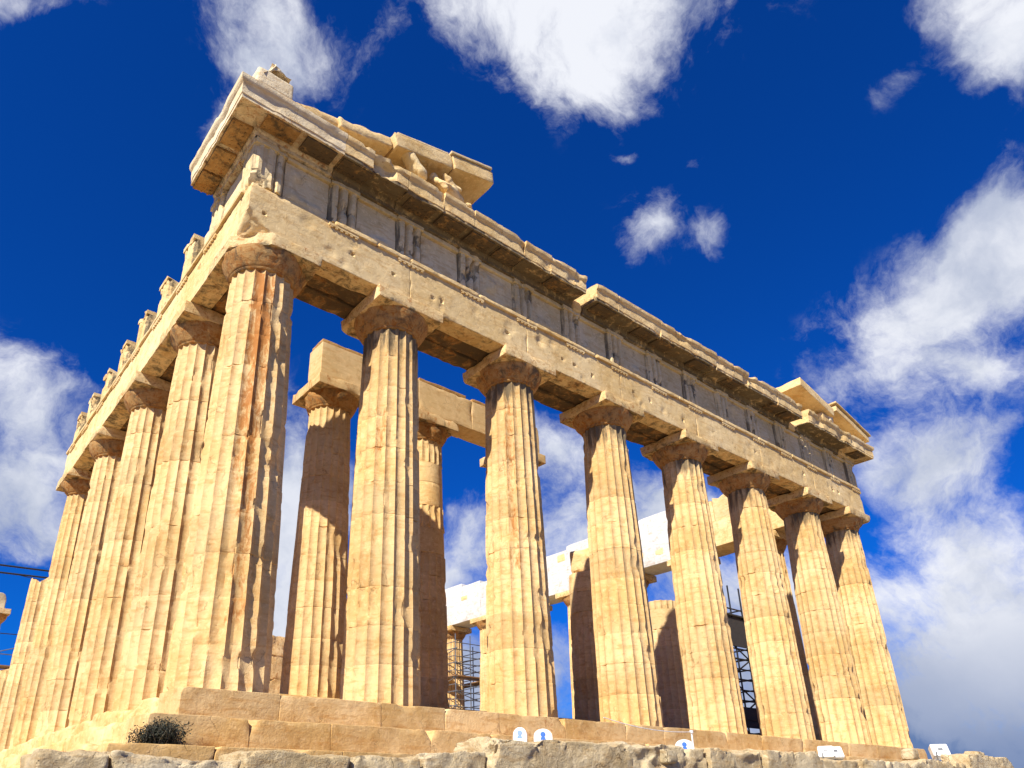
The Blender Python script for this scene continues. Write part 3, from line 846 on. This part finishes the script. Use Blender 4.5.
steps = empty('platform', (14.4, 10, -0.8), temple)
SZ = [(0.0, -0.55), (-0.552, -1.07), (-1.072, -1.60)]
rng = random.Random(11)
for k, (zt, zb) in enumerate(SZ):
    o_ = -1.03 - 0.70 * k
    x = o_ ; first = True
    while x < 28.86 - o_ - 0.1:
        L = rng.uniform(1.5, 2.3) if x < 16 else rng.uniform(2.0, 3.2)
        e = min(x + L, 28.86 - o_)
        if 28.86 - o_ - e < 0.9: e = 28.86 - o_
        cuts = []
        if first: cuts = [((o_ + 0.05, o_ + 0.05, zt), (-1, -0.4, 0.9))]
        elif rng.random() < 0.35: cuts = [((x + 0.10, o_, zt - 0.05), (-1, -0.7, 0.6))]
        elif rng.random() < 0.3: cuts = [((e - 0.10, o_ + 0.02, zt - 0.05), (1, -0.7, 0.6))]
        rk = 0.35 if (k == 0 and 5.2 < x < 7.2) else (0.22 if k == 1 and x < 1.5 else rng.uniform(0, 0.06))
        box('step_block', (x + 0.002, o_, zb), (e - 0.002, o_ + 1.15, zt), M['step'], steps, res=0.09 if x < 12 else 0.16, r=0.010, chip=0.12,
            amp=0.010, th=0.22, cuts=cuts, rust=rk, soot_shade=0.12 if (k == 1 and x < 0) else 0.0)
        x = e; first = False
    # flank row, badly worn
    y = o_ + 1.16
    while y < 44:
        L = rng.uniform(1.6, 2.4) if y < 14 else 5.0
        e = y + L
        big = max(0.0, 1 - y / 9) * 0.10
        box('step_block', (o_, y + 0.006, zb), (o_ + 1.15, e - 0.006, zt), M['step'], steps, res=0.10 if y < 14 else 0.4, r=0.05, chip=0.22,
            amp=0.03, th=-0.05, tone=0.72, big=big)
        y = e
box('paving', (0.125, 0.125, -1.58), (28.7, 69.0, -0.012), M['step'], steps, res=1.0, r=0.02, chip=0.02)
box('inner_floor', (2.6, 3.2, -0.010), (26.2, 66.0, 0.34), M['step'], steps, res=1.0, r=0.02, chip=0.04)
box('inner_floor', (2.95, 3.55, 0.341), (25.9, 65.6, 0.70), M['step'], steps, res=1.0, r=0.02, chip=0.04)
box('footing', (-3.1, -3.1, -2.4), (31.9, 71, -1.605), M['rough'], steps, res=0.5, r=0.05, chip=0.1, amp=0.03)

# ---------------- ground
def ground():
    rs = np.concatenate([[0], np.geomspace(1.2, 3000, 90)]); na = 128
    V = [(12, 0, 0)]; F = []
    for r in rs[1:]:
        for k in range(na):
            a = 2 * math.pi * k / na; V.append((12 + r * math.cos(a), r * math.sin(a), 0))
    V = np.array(V)
    dx = np.maximum(np.maximum(-3.1 - V[:, 0], V[:, 0] - 32), 0); dy = np.maximum(np.maximum(-3.1 - V[:, 1], V[:, 1] - 72), 0)
    d = np.hypot(dx, dy)
    z = -1.78 - 0.20 * np.minimum(d, 10) - np.clip(d - 60, 0, None) * 0.06
    z = np.maximum(z, -90) + fbm(V, 0.5, 4, 3) * 0.07 * (d < 300)
    V[:, 2] = z
    for k in range(na): F.append((0, 1 + k, 1 + (k + 1) % na))
    for i in range(len(rs) - 2):
        for k in range(na):
            k2 = (k + 1) % na; F.append((1 + i * na + k, 1 + (i + 1) * na + k, 1 + (i + 1) * na + k2, 1 + i * na + k2))
    A = np.tile([0.5, 0, 0], (len(V), 1))
    o = mesh('ground', V, F, M['ground'], None, A, 60); o['kind'] = 'structure'
    return o


ground()

# ---------------- loose blocks lying in front of the steps
def gz(y): return -1.86 - 0.20 * max(0, -3.1 - y)


ROCKS = [  # x0,x1,y0,y1,top, rough, label
    (-3.55, -2.75, -3.9, -2.7, -1.32, 0.10, 'rough pale block at the bottom left corner under the dry shrub'),
    (-2.70, -0.95, -3.9, -2.7, -1.30, 0.10, 'long weathered block left of a dark crack below the steps at far left'),
    (-0.90, 0.75, -3.8, -2.75, -1.24, 0.09, 'pitted grey block in the front row right of the dry shrub'),
    (0.80, 2.15, -3.75, -2.7, -1.22, 0.09, 'pitted block in the front row with a rough broken face'),
    (2.25, 3.55, -3.75, -2.75, -1.17, 0.09, 'low rough block touching the large rounded block'),
    (3.60, 7.35, -3.9, -2.75, -0.84, 0.10, 'largest rounded pale block, with two white plaques on its top'),
    (7.42, 10.3, -3.6, -2.72, -0.80, 0.16, 'crumbling boulder with a deeply broken face, right of the large rounded block'),
    (10.4, 12.6, -3.7, -2.75, -0.80, 0.11, 'block holding the double white lamp in the middle of the row'),
    (12.7, 15.4, -3.8, -2.75, -0.72, 0.12, 'block with a dark hollow, right of the rope post'),
    (15.5, 18.0, -3.6, -2.75, -0.86, 0.08, 'smooth low block left of the twin tilted lamps'),
    (18.1, 22.6, -3.7, -2.72, -0.80, 0.15, 'long ochre ledge block with a ragged top under the right columns'),
    (22.7, 26.3, -3.6, -2.72, -0.74, 0.10, 'grey block in front of the corner column at right'),
    (26.4, 31.0, -3.7, -2.72, -0.42, 0.12, 'last big block of the row, sloping away at the right end'),
]
for (a, b, y0, y1, zt, am, lb) in ROCKS:
    cuts = []
    if 'rounded' in lb and 'touching' not in lb and 'boulder' not in lb: cuts = [((3.75, -3.7, -0.82), (-1, -0.5, 0.9))]
    if 'last big' in lb: cuts = [((30.2, -3.2, -0.45), (0.8, 0, 1.0))]
    o = box('stone_block', (a, y0, gz(y0) - 0.15), (b, y1, zt), M['rough'], None, res=0.05 if a < 12 else 0.08, r=0.03, chip=0.14 if a < 3.5 else 0.26, amp=am * (0.5 if a < 12.6 else 0.35), freq=2.8,
            th=0.0, cuts=cuts, sharp=40, big=0.05, tone=0.6, rust=0.12 if 'ochre' in lb else 0.0)
    thing(o, lb, 'stone block', 'rough blocks lying along the foot of the steps')
for k, (x, y, zt, s, lb) in enumerate(((8.9, -3.62, -0.86, 0.20, 'small rubble stone leaning on the crumbling boulder'),
                                      (24.1, -2.62, -0.28, 0.28, 'small stone sitting on the step beside the corner column at right'),
                                      (29.2, -2.95, -0.22, 0.35, 'small stone lying on the last big block at right'))):
    o = box('small_stone', (x - s, y - s * 0.8, zt - s * 0.9 - 0.12), (x + s, y + s * 0.8, zt), M['rough'], None, res=0.06, r=0.06, chip=0.2, amp=0.04, th=-0.2, sharp=60)
    thing(o, lb, 'stone', 'loose stones')

# ---------------- worn sculpture left in the pediment
def blob(name, chain, mat, parent=None, seed=1, sub=3, rough_=0.03):
    """one continuous carved body grown from a chain of (point, radius) with parents"""
    me = bpy.data.meshes.new(name)
    me.from_pydata([c_[0] for c_ in chain], [(c_[2], i) for i, c_ in enumerate(chain) if c_[2] is not None], [])
    o = bpy.data.objects.new(name, me); C.objects.link(o)
    sk = o.modifiers.new('s', 'SKIN')
    for i, c_ in enumerate(chain):
        r = c_[1]; me.skin_vertices[0].data[i].radius = r if isinstance(r, tuple) else (r, r)
        if i == 0: me.skin_vertices[0].data[i].use_root = True
    sb = o.modifiers.new('b', 'SUBSURF'); sb.levels = sub; sb.render_levels = sub
    dg = bpy.context.evaluated_depsgraph_get()
    ev = o.evaluated_get(dg); m2 = bpy.data.meshes.new_from_object(ev)
    V = np.array([v.co for v in m2.vertices]); F = [tuple(p.vertices) for p in m2.polygons]
    bpy.data.objects.remove(o); bpy.data.meshes.remove(me)
    V = V + np.stack([fbm(V + 13 * k, 5, 3, seed + k) for k in (1, 2, 3)], 1) * rough_
    A = np.tile([0.7, 0.05, 0.1], (len(V), 1))
    return mesh(name, V, F, mat, parent, A, 60)


# horse head
hy = -1.40; HZ = 0.22
o = blob('horse_head', [((3.72, hy, 14.12), (0.30, 0.20), None), ((3.50, hy, 14.42), (0.27, 0.17), 0), ((3.22, hy, 14.70), (0.22, 0.14), 1), ((3.05, hy, 14.92), (0.17, 0.13), 2),
                        ((3.26, hy - 0.03, 14.98), (0.145, 0.11), 3), ((3.46, hy - 0.05, 14.97), (0.11, 0.09), 4), ((3.64, hy - 0.05, 14.95), (0.085, 0.08), 5), ((3.76, hy - 0.05, 14.93), (0.09, 0.07), 6),
                        ((2.98, hy + 0.08, 15.10), (0.035, 0.03), 3), ((2.98, hy - 0.10, 15.09), (0.035, 0.03), 3), ((3.48, hy - 0.05, 14.84), (0.06, 0.06), 5)], M['frieze'], seed=4, rough_=0.035)
thing(o, 'pale carved horse head poking out from the left pediment', 'sculpture')
o = blob('reclining_statue', [((4.95, -1.35, 14.30), (0.24, 0.2), None), ((4.62, -1.35, 14.32), (0.20, 0.17), 0), ((4.32, -1.35, 14.42), (0.24, 0.17), 1), ((4.12, -1.35, 14.58), (0.10, 0.1), 2), ((4.02, -1.37, 14.72), (0.13, 0.12), 3),
                              ((4.62, -1.45, 14.62), (0.15, 0.13), 0), ((4.38, -1.46, 14.86), (0.12, 0.11), 5), ((4.70, -1.46, 14.62), (0.09, 0.08), 6), ((5.02, -1.46, 14.56), (0.09, 0.09), 7),
                              ((5.22, -1.2, 14.26), (0.17, 0.15), 0), ((5.45, -1.25, 14.44), (0.13, 0.12), 9), ((5.62, -1.25, 14.16), (0.09, 0.08), 10),
                              ((4.28, -1.55, 14.34), (0.09, 0.08), 2), ((4.42, -1.60, 14.14), (0.07, 0.07), 12)], M['beam'], seed=6, rough_=0.04)
thing(o, 'worn reclining nude marble figure under the raking slab of the left pediment', 'sculpture')
# corner finial: base block and the worn lump on it
fin = thing(empty('carved_finial', (-0.85, -1.1, 14.03)), 'broken carved finial on its base at the left roof corner', 'finial')
box('base', (-1.30, -1.62, 14.03), (-0.38, -0.8, 14.52), M['palest'], fin, res=0.07, r=0.04, chip=0.12, amp=0.02)
o2 = blob('carving', [((-0.80, -1.25, 14.50), (0.34, 0.28), None), ((-0.72, -1.25, 14.78), (0.28, 0.24), 0), ((-0.60, -1.25, 15.02), (0.20, 0.16), 1), ((-1.10, -1.3, 14.64), (0.14, 0.12), 0)], M['palest'], fin, seed=9, rough_=0.05)
# the fourth: a battered fragment
o = blob('statue_fragment', [((26.9, -1.3, 14.05), (0.3, 0.25), None), ((26.95, -1.3, 14.4), (0.28, 0.22), 0), ((27.1, -1.3, 14.72), (0.16, 0.15), 1), ((26.6, -1.35, 14.3), (0.14, 0.12), 1)], M['palest'], seed=12, rough_=0.05)
thing(o, 'pale statue fragment beside the slab of the right pediment', 'sculpture')

# ---------------- scaffolding
def scaffold(x0, x1, y0, y1, ztop, lift, mat, boards, label, z0=-0.01, boardmat='board', r=0.035, nx=2, ny=2, rail=True, posts_up=0.9):
    t = thing(empty('scaffold', ((x0 + x1) / 2, (y0 + y1) / 2, z0)), label, 'scaffold')
    xs = np.linspace(x0, x1, nx); ys = np.linspace(y0, y1, ny)
    for x in xs:
        for y in ys:
            if 0 < list(xs).index(x) < nx - 1 and 0 < list(ys).index(y) < ny - 1: continue
            tube('pole', [(x, y, z0), (x, y, ztop + posts_up)], r, mat, t, 6)
    z = z0 + 0.4; k = 0
    while z <= ztop + 0.01:
        V, F = [], []
        for y in (y0, y1): tube_data([(x0 - 0.2, y, z), (x1 + 0.2, y, z)], r, 6, V, F)
        for x in (x0, x1): tube_data([(x, y0 - 0.2, z + 0.07), (x, y1 + 0.2, z + 0.07)], r, 6, V, F)
        if z + lift / 2 < ztop + 0.5:
            for y in (y0, y1): tube_data([(x0, y, z + lift / 2), (x1, y, z + lift / 2)], r * 0.8, 6, V, F)
            for x in (x0, x1): tube_data([(x, y0, z + lift / 2 + 0.05), (x, y1, z + lift / 2 + 0.05)], r * 0.8, 6, V, F)
        mesh('rail', V, F, mat, t, None, 50)
        if z + lift <= ztop + 0.3:
            V, F = [], []
            s = 1 if k % 2 else -1
            tube_data([(x0, y0 - 0.03, z if s > 0 else z + lift), (x1, y0 - 0.03, z + lift if s > 0 else z)], r * 0.8, 6, V, F)
            tube_data([(x0 - 0.03, y0, z if s < 0 else z + lift), (x0 - 0.03, y1, z + lift if s < 0 else z)], r * 0.8, 6, V, F)
            mesh('brace', V, F, mat, t, None, 50)
        if k in boards:
            V, F = [], []
            hx = (x1 - x0) + 0.3
            for (p, q) in boards[k]:
                V2, F2 = lattice(np.array([x0 - 0.15 + hx * p[0], x0 - 0.15 + hx * p[1]]), np.array([y0 - 0.15 + (y1 - y0 + 0.3) * q[0], y0 - 0.15 + (y1 - y0 + 0.3) * q[1]]), np.array([z + 0.1, z + 0.17]))
                n = len(V); V += [tuple(v) for v in V2]; F += [tuple(i + n for i in f) for f in F2]
            mesh('plank', V, F, M[boardmat], t, None, 50)
        z += lift; k += 1
    return t


ring = [((0, 1), (0, 0.25)), ((0, 1), (0.75, 1)), ((0, 0.25), (0.26, 0.74)), ((0.75, 1), (0.26, 0.74))]
scaffold(27.3, 31.4, 27.2, 31.7, 8.6, 1.0, M['steel'], {0: ring, 3: ring, 6: ring}, 'grey tube scaffold with brown planks around a distant column', nx=4, ny=4, r=0.04)
full = [((0, 1), (0, 1))]
t = scaffold(25.2, 27.1, 4.6, 6.6, 6.3, 0.95, M['dark_steel'], {0: full, 1: full, 6: full}, 'narrow black scaffold tower seen between two right columns', boardmat='dark_board', nx=3, ny=3, r=0.045, posts_up=1.4)
for (za, zb) in ((4.75, 6.1), (1.1, 2.0)):
    box('side_board', (25.2, 4.52, za), (27.0, 4.58, zb), M['dark_board'], t, res=1, r=0.005, chip=0)
    box('side_board', (25.12, 4.6, za), (25.18, 6.5, zb), M['dark_board'], t, res=1, r=0.005, chip=0)
scaffold(-2.6, 1.6, 31.2, 35.0, 6.2, 1.5, M['steel'], {1: ring, 3: ring}, 'pale tube scaffold low at the far left edge', nx=3, ny=3)

# distant crane boom
cr = thing(empty('crane', (30, 90, -2)), 'thin white crane boom far off behind the left columns', 'crane')
tube('mast', [(34.2, 90, -2), (34.2, 90, 18.0)], 0.2, M['white_paint'], cr)
tube('boom', [(34.2, 90, 18.0), (27.0, 80, 33.5)], [0.22, 0.12], M['white_paint'], cr)

# ---------------- cables at the left
for (z, r, sag, lb) in ((10.15, 0.05, 0.15, 'upper thick black cable running to the left columns'), (9.77, 0.05, 0.2, 'lower thick black cable running to the left columns'),
                        (6.55, 0.025, 0.1, 'thin dark cable strung lowest at the left edge')):
    pts = [(-22 + 24 * s, 30, z - 0.35 * (1 - s) - sag * 4 * s * (1 - s)) for s in np.linspace(0, 1, 24)]
    thing(tube('cable', pts, r, M['rubber'], None, 6), lb, 'cable', 'cables at the left edge')
pts = [(-0.6 + 3.0 * s, 30, 9.68 - 0.28 * s) for s in np.linspace(0, 1, 6)]
thing(tube('cable', pts, 0.018, M['rubber'], None, 6), 'thin short cable slanting down just below the thick ones', 'cable', 'cables at the left edge')

# ---------------- small things on the blocks
def cuboid(name, c, s, rot, mat, parent, bev=0.012):
    import bmesh
    bm = bmesh.new(); bmesh.ops.create_cube(bm, size=1)
    bmesh.ops.scale(bm, vec=s, verts=bm.verts)
    bmesh.ops.bevel(bm, geom=bm.edges[:], offset=bev, segments=2, affect='EDGES')
    bm.transform(Matrix.Translation(c) @ rot.to_4x4())
    me = bpy.data.meshes.new(name); bm.to_mesh(me); bm.free(); me.materials.append(mat)
    o = bpy.data.objects.new(name, me); C.objects.link(o); put(o, parent); return o


def plaque(x, y, z, w_, h, yaw, tilt, label):
    t = thing(empty('plaque', (x, y, z)), label, 'plaque', 'white plaques')
    # rounded-top plate with real thickness, leaning back on a foot
    n = 12; out = [(-w_ / 2, 0)] + [(-w_ / 2 * math.cos(math.pi * k / n), h * 0.55 + h * 0.45 * math.sin(math.pi * k / n)) for k in range(n + 1)] + [(w_ / 2, 0)]
    R = Matrix.Rotation(yaw, 4, 'Z') @ Matrix.Rotation(tilt, 4, 'X')
    def plate(name, pts, y0, y1, mat):
        V = [R @ Vector((p, y0, q)) + Vector((x, y, z)) for p, q in pts] + [R @ Vector((p, y1, q)) + Vector((x, y, z)) for p, q in pts]
        m = len(pts); F = [tuple(range(m)), tuple(range(2 * m - 1, m - 1, -1))] + [(k, k + m, (k + 1) % m + m, (k + 1) % m) for k in range(m)]
        return mesh(name, np.array([tuple(v) for v in V]), F, mat, t, None, 30)
    plate('plate', out, -0.04, 0.05, M['white_paint'])
    d = h * 0.16
    plate('blue_mark', [(d * math.cos(a), h * 0.66 + d * math.sin(a)) for a in np.linspace(0, 2 * math.pi, 12)[:-1]], -0.048, -0.039, M['blue_paint'])
    plate('blue_mark', [(-d * 1.1, h * 0.34), (d * 1.1, h * 0.34), (d * 0.7, h * 0.50), (-d * 0.7, h * 0.50)], -0.048, -0.039, M['blue_paint'])
    cuboid('foot', Vector((x, y, z)) + Vector((0, 0.08, 0.03)), (w_ * 0.9, 0.24, 0.06), Matrix.Rotation(yaw, 3, 'Z'), M['white_paint'], t)


plaque(4.74, -3.35, -0.90, 0.26, 0.32, -0.95, -0.2, 'white rounded plaque with a blue mark, the left and narrower of two on the block')
plaque(5.36, -3.35, -0.90, 0.36, 0.32, -0.75, -0.12, 'white rounded plaque with a blue mark, the right and wider of two on the block')


def lamp(x, y, z, s, yaw, label, n=1, tilt=-0.5):
    t = thing(empty('floodlight', (x, y, z)), label, 'floodlight', 'white floodlights')
    cuboid('base', Vector((x, y, z + 0.03 * s)), (0.30 * s, 0.26 * s, 0.06 * s), Matrix.Rotation(yaw, 3, 'Z'), M['white_paint'], t, 0.008)
    for k in range(n):
        cx = x + (k - (n - 1) / 2) * 0.44 * s
        R = Matrix.Rotation(yaw + 0.35 * (k - 0.5) * (n > 1), 3, 'Z') @ Matrix.Rotation(tilt, 3, 'X')
        c = Vector((cx, y, z + 0.27 * s))
        h = cuboid('housing', c, (0.36 * s, 0.20 * s, 0.30 * s), R, M['white_paint'], t, 0.02)
        g = cuboid('lens', c + R @ Vector((0, 0.105 * s, 0)), (0.29 * s, 0.02, 0.23 * s), R, M['glass'], t, 0.004)
        q = cuboid('cover', c + R @ Vector((0, -0.105 * s, 0.02)), (0.10 * s, 0.02, 0.05 * s), R, M['steel'], t, 0.004)
        V, F = [], []
        for sx in (-1, 1): tube_data([(cx + sx * 0.2 * s, y, z + 0.04), (cx + sx * 0.2 * s, y, z + 0.27 * s)], 0.014 * s, 6, V, F)
        mesh('bracket', V, F, M['steel'], t, None, 50)


plaque(9.95, -3.35, -0.93, 0.42, 0.34, -0.85, -0.1, 'white plaque with a blue mark just left of the rope post')
lamp(17.2, -3.2, -0.98, 1.15, -0.95, 'two tilted white floodlights side by side on a smooth block below the seventh column', n=2)
lamp(26.9, -2.6, -0.72, 1.6, -0.9, 'largest white floodlight with a grey top, standing right of the corner column', n=1)
# rope barrier
rp_ = thing(empty('rope_post', (11.35, -2.62, -1.0)), 'thin white rope post standing in front of the fifth column', 'post')
tube('pole', [(11.35, -2.62, -1.3), (11.35, -2.62, -0.30)], 0.022, M['white_paint'], rp_)
tube('cap', [(11.35, -2.62, -0.33), (11.35, -2.62, -0.26)], 0.045, M['white_paint'], rp_)
pts = [(8.05 + 3.3 * s, -2.62 + 0.0 * s, -0.14 - 0.16 * s - 0.0 * s) for s in np.linspace(0, 1, 12)]
pts = [(p[0], p[1], p[2] - 0.10 * 4 * k / 11 * (1 - k / 11)) for k, p in enumerate(pts)]
thing(tube('rope', pts, 0.010, M['white_paint'], None, 6), 'thin pale rope sagging along the top step to the rope post', 'rope')

# ---------------- dry shrub growing in the broken step at the left corner
sh = thing(empty('dry_shrub', (-1.7, -2.0, -1.07)), 'dark dry shrub growing in the broken second step at the left corner', 'shrub')
rng = random.Random(3)
V, F = [], []; LV, LF = [], []
for k in range(210):
    bx, by = max(-1.98, min(-1.2, rng.gauss(-1.60, 0.15))), rng.uniform(-2.05, -1.76)
    h = rng.uniform(0.22, 0.42) * (1.0 if bx > -1.7 else 0.75)
    p = Vector((bx, by, -1.09)); pts = [p]
    dr = Vector((rng.uniform(-0.3, 0.3), rng.uniform(-0.35, 0.1), 1)).normalized()
    for s in range(5):
        dr = (dr + Vector((rng.uniform(-0.35, 0.35), rng.uniform(-0.3, 0.2), rng.uniform(-0.1, 0.1)))).normalized()
        p = p + dr * h / 5; pts.append(p.copy())
    if k % 2 == 0: tube_data(pts, [0.006, 0.005, 0.004, 0.004, 0.003, 0.002], 4, V, F)
    for q in range(34):
        c = pts[rng.randrange(1, 6)] + Vector((rng.gauss(0, 0.035), rng.gauss(0, 0.03), rng.gauss(0, 0.03)))
        a = Vector((rng.gauss(0, 1), rng.gauss(0, 1), rng.gauss(0, 1))).normalized(); b = a.cross(Vector((rng.gauss(0, 1), rng.gauss(0, 1), rng.gauss(0, 1)))).normalized()
        L = rng.uniform(0.012, 0.03); n = len(LV)
        LV += [tuple(c - a * L), tuple(c + b * L * 0.35), tuple(c + a * L), tuple(c - b * L * 0.35)]; LF.append((n, n + 1, n + 2, n + 3))
mesh('stem', V, F, M['twig'], sh, None, 60)['kind'] = 'stuff'
mesh('foliage', LV, LF, M['leaf'], sh, None, None)['kind'] = 'stuff'
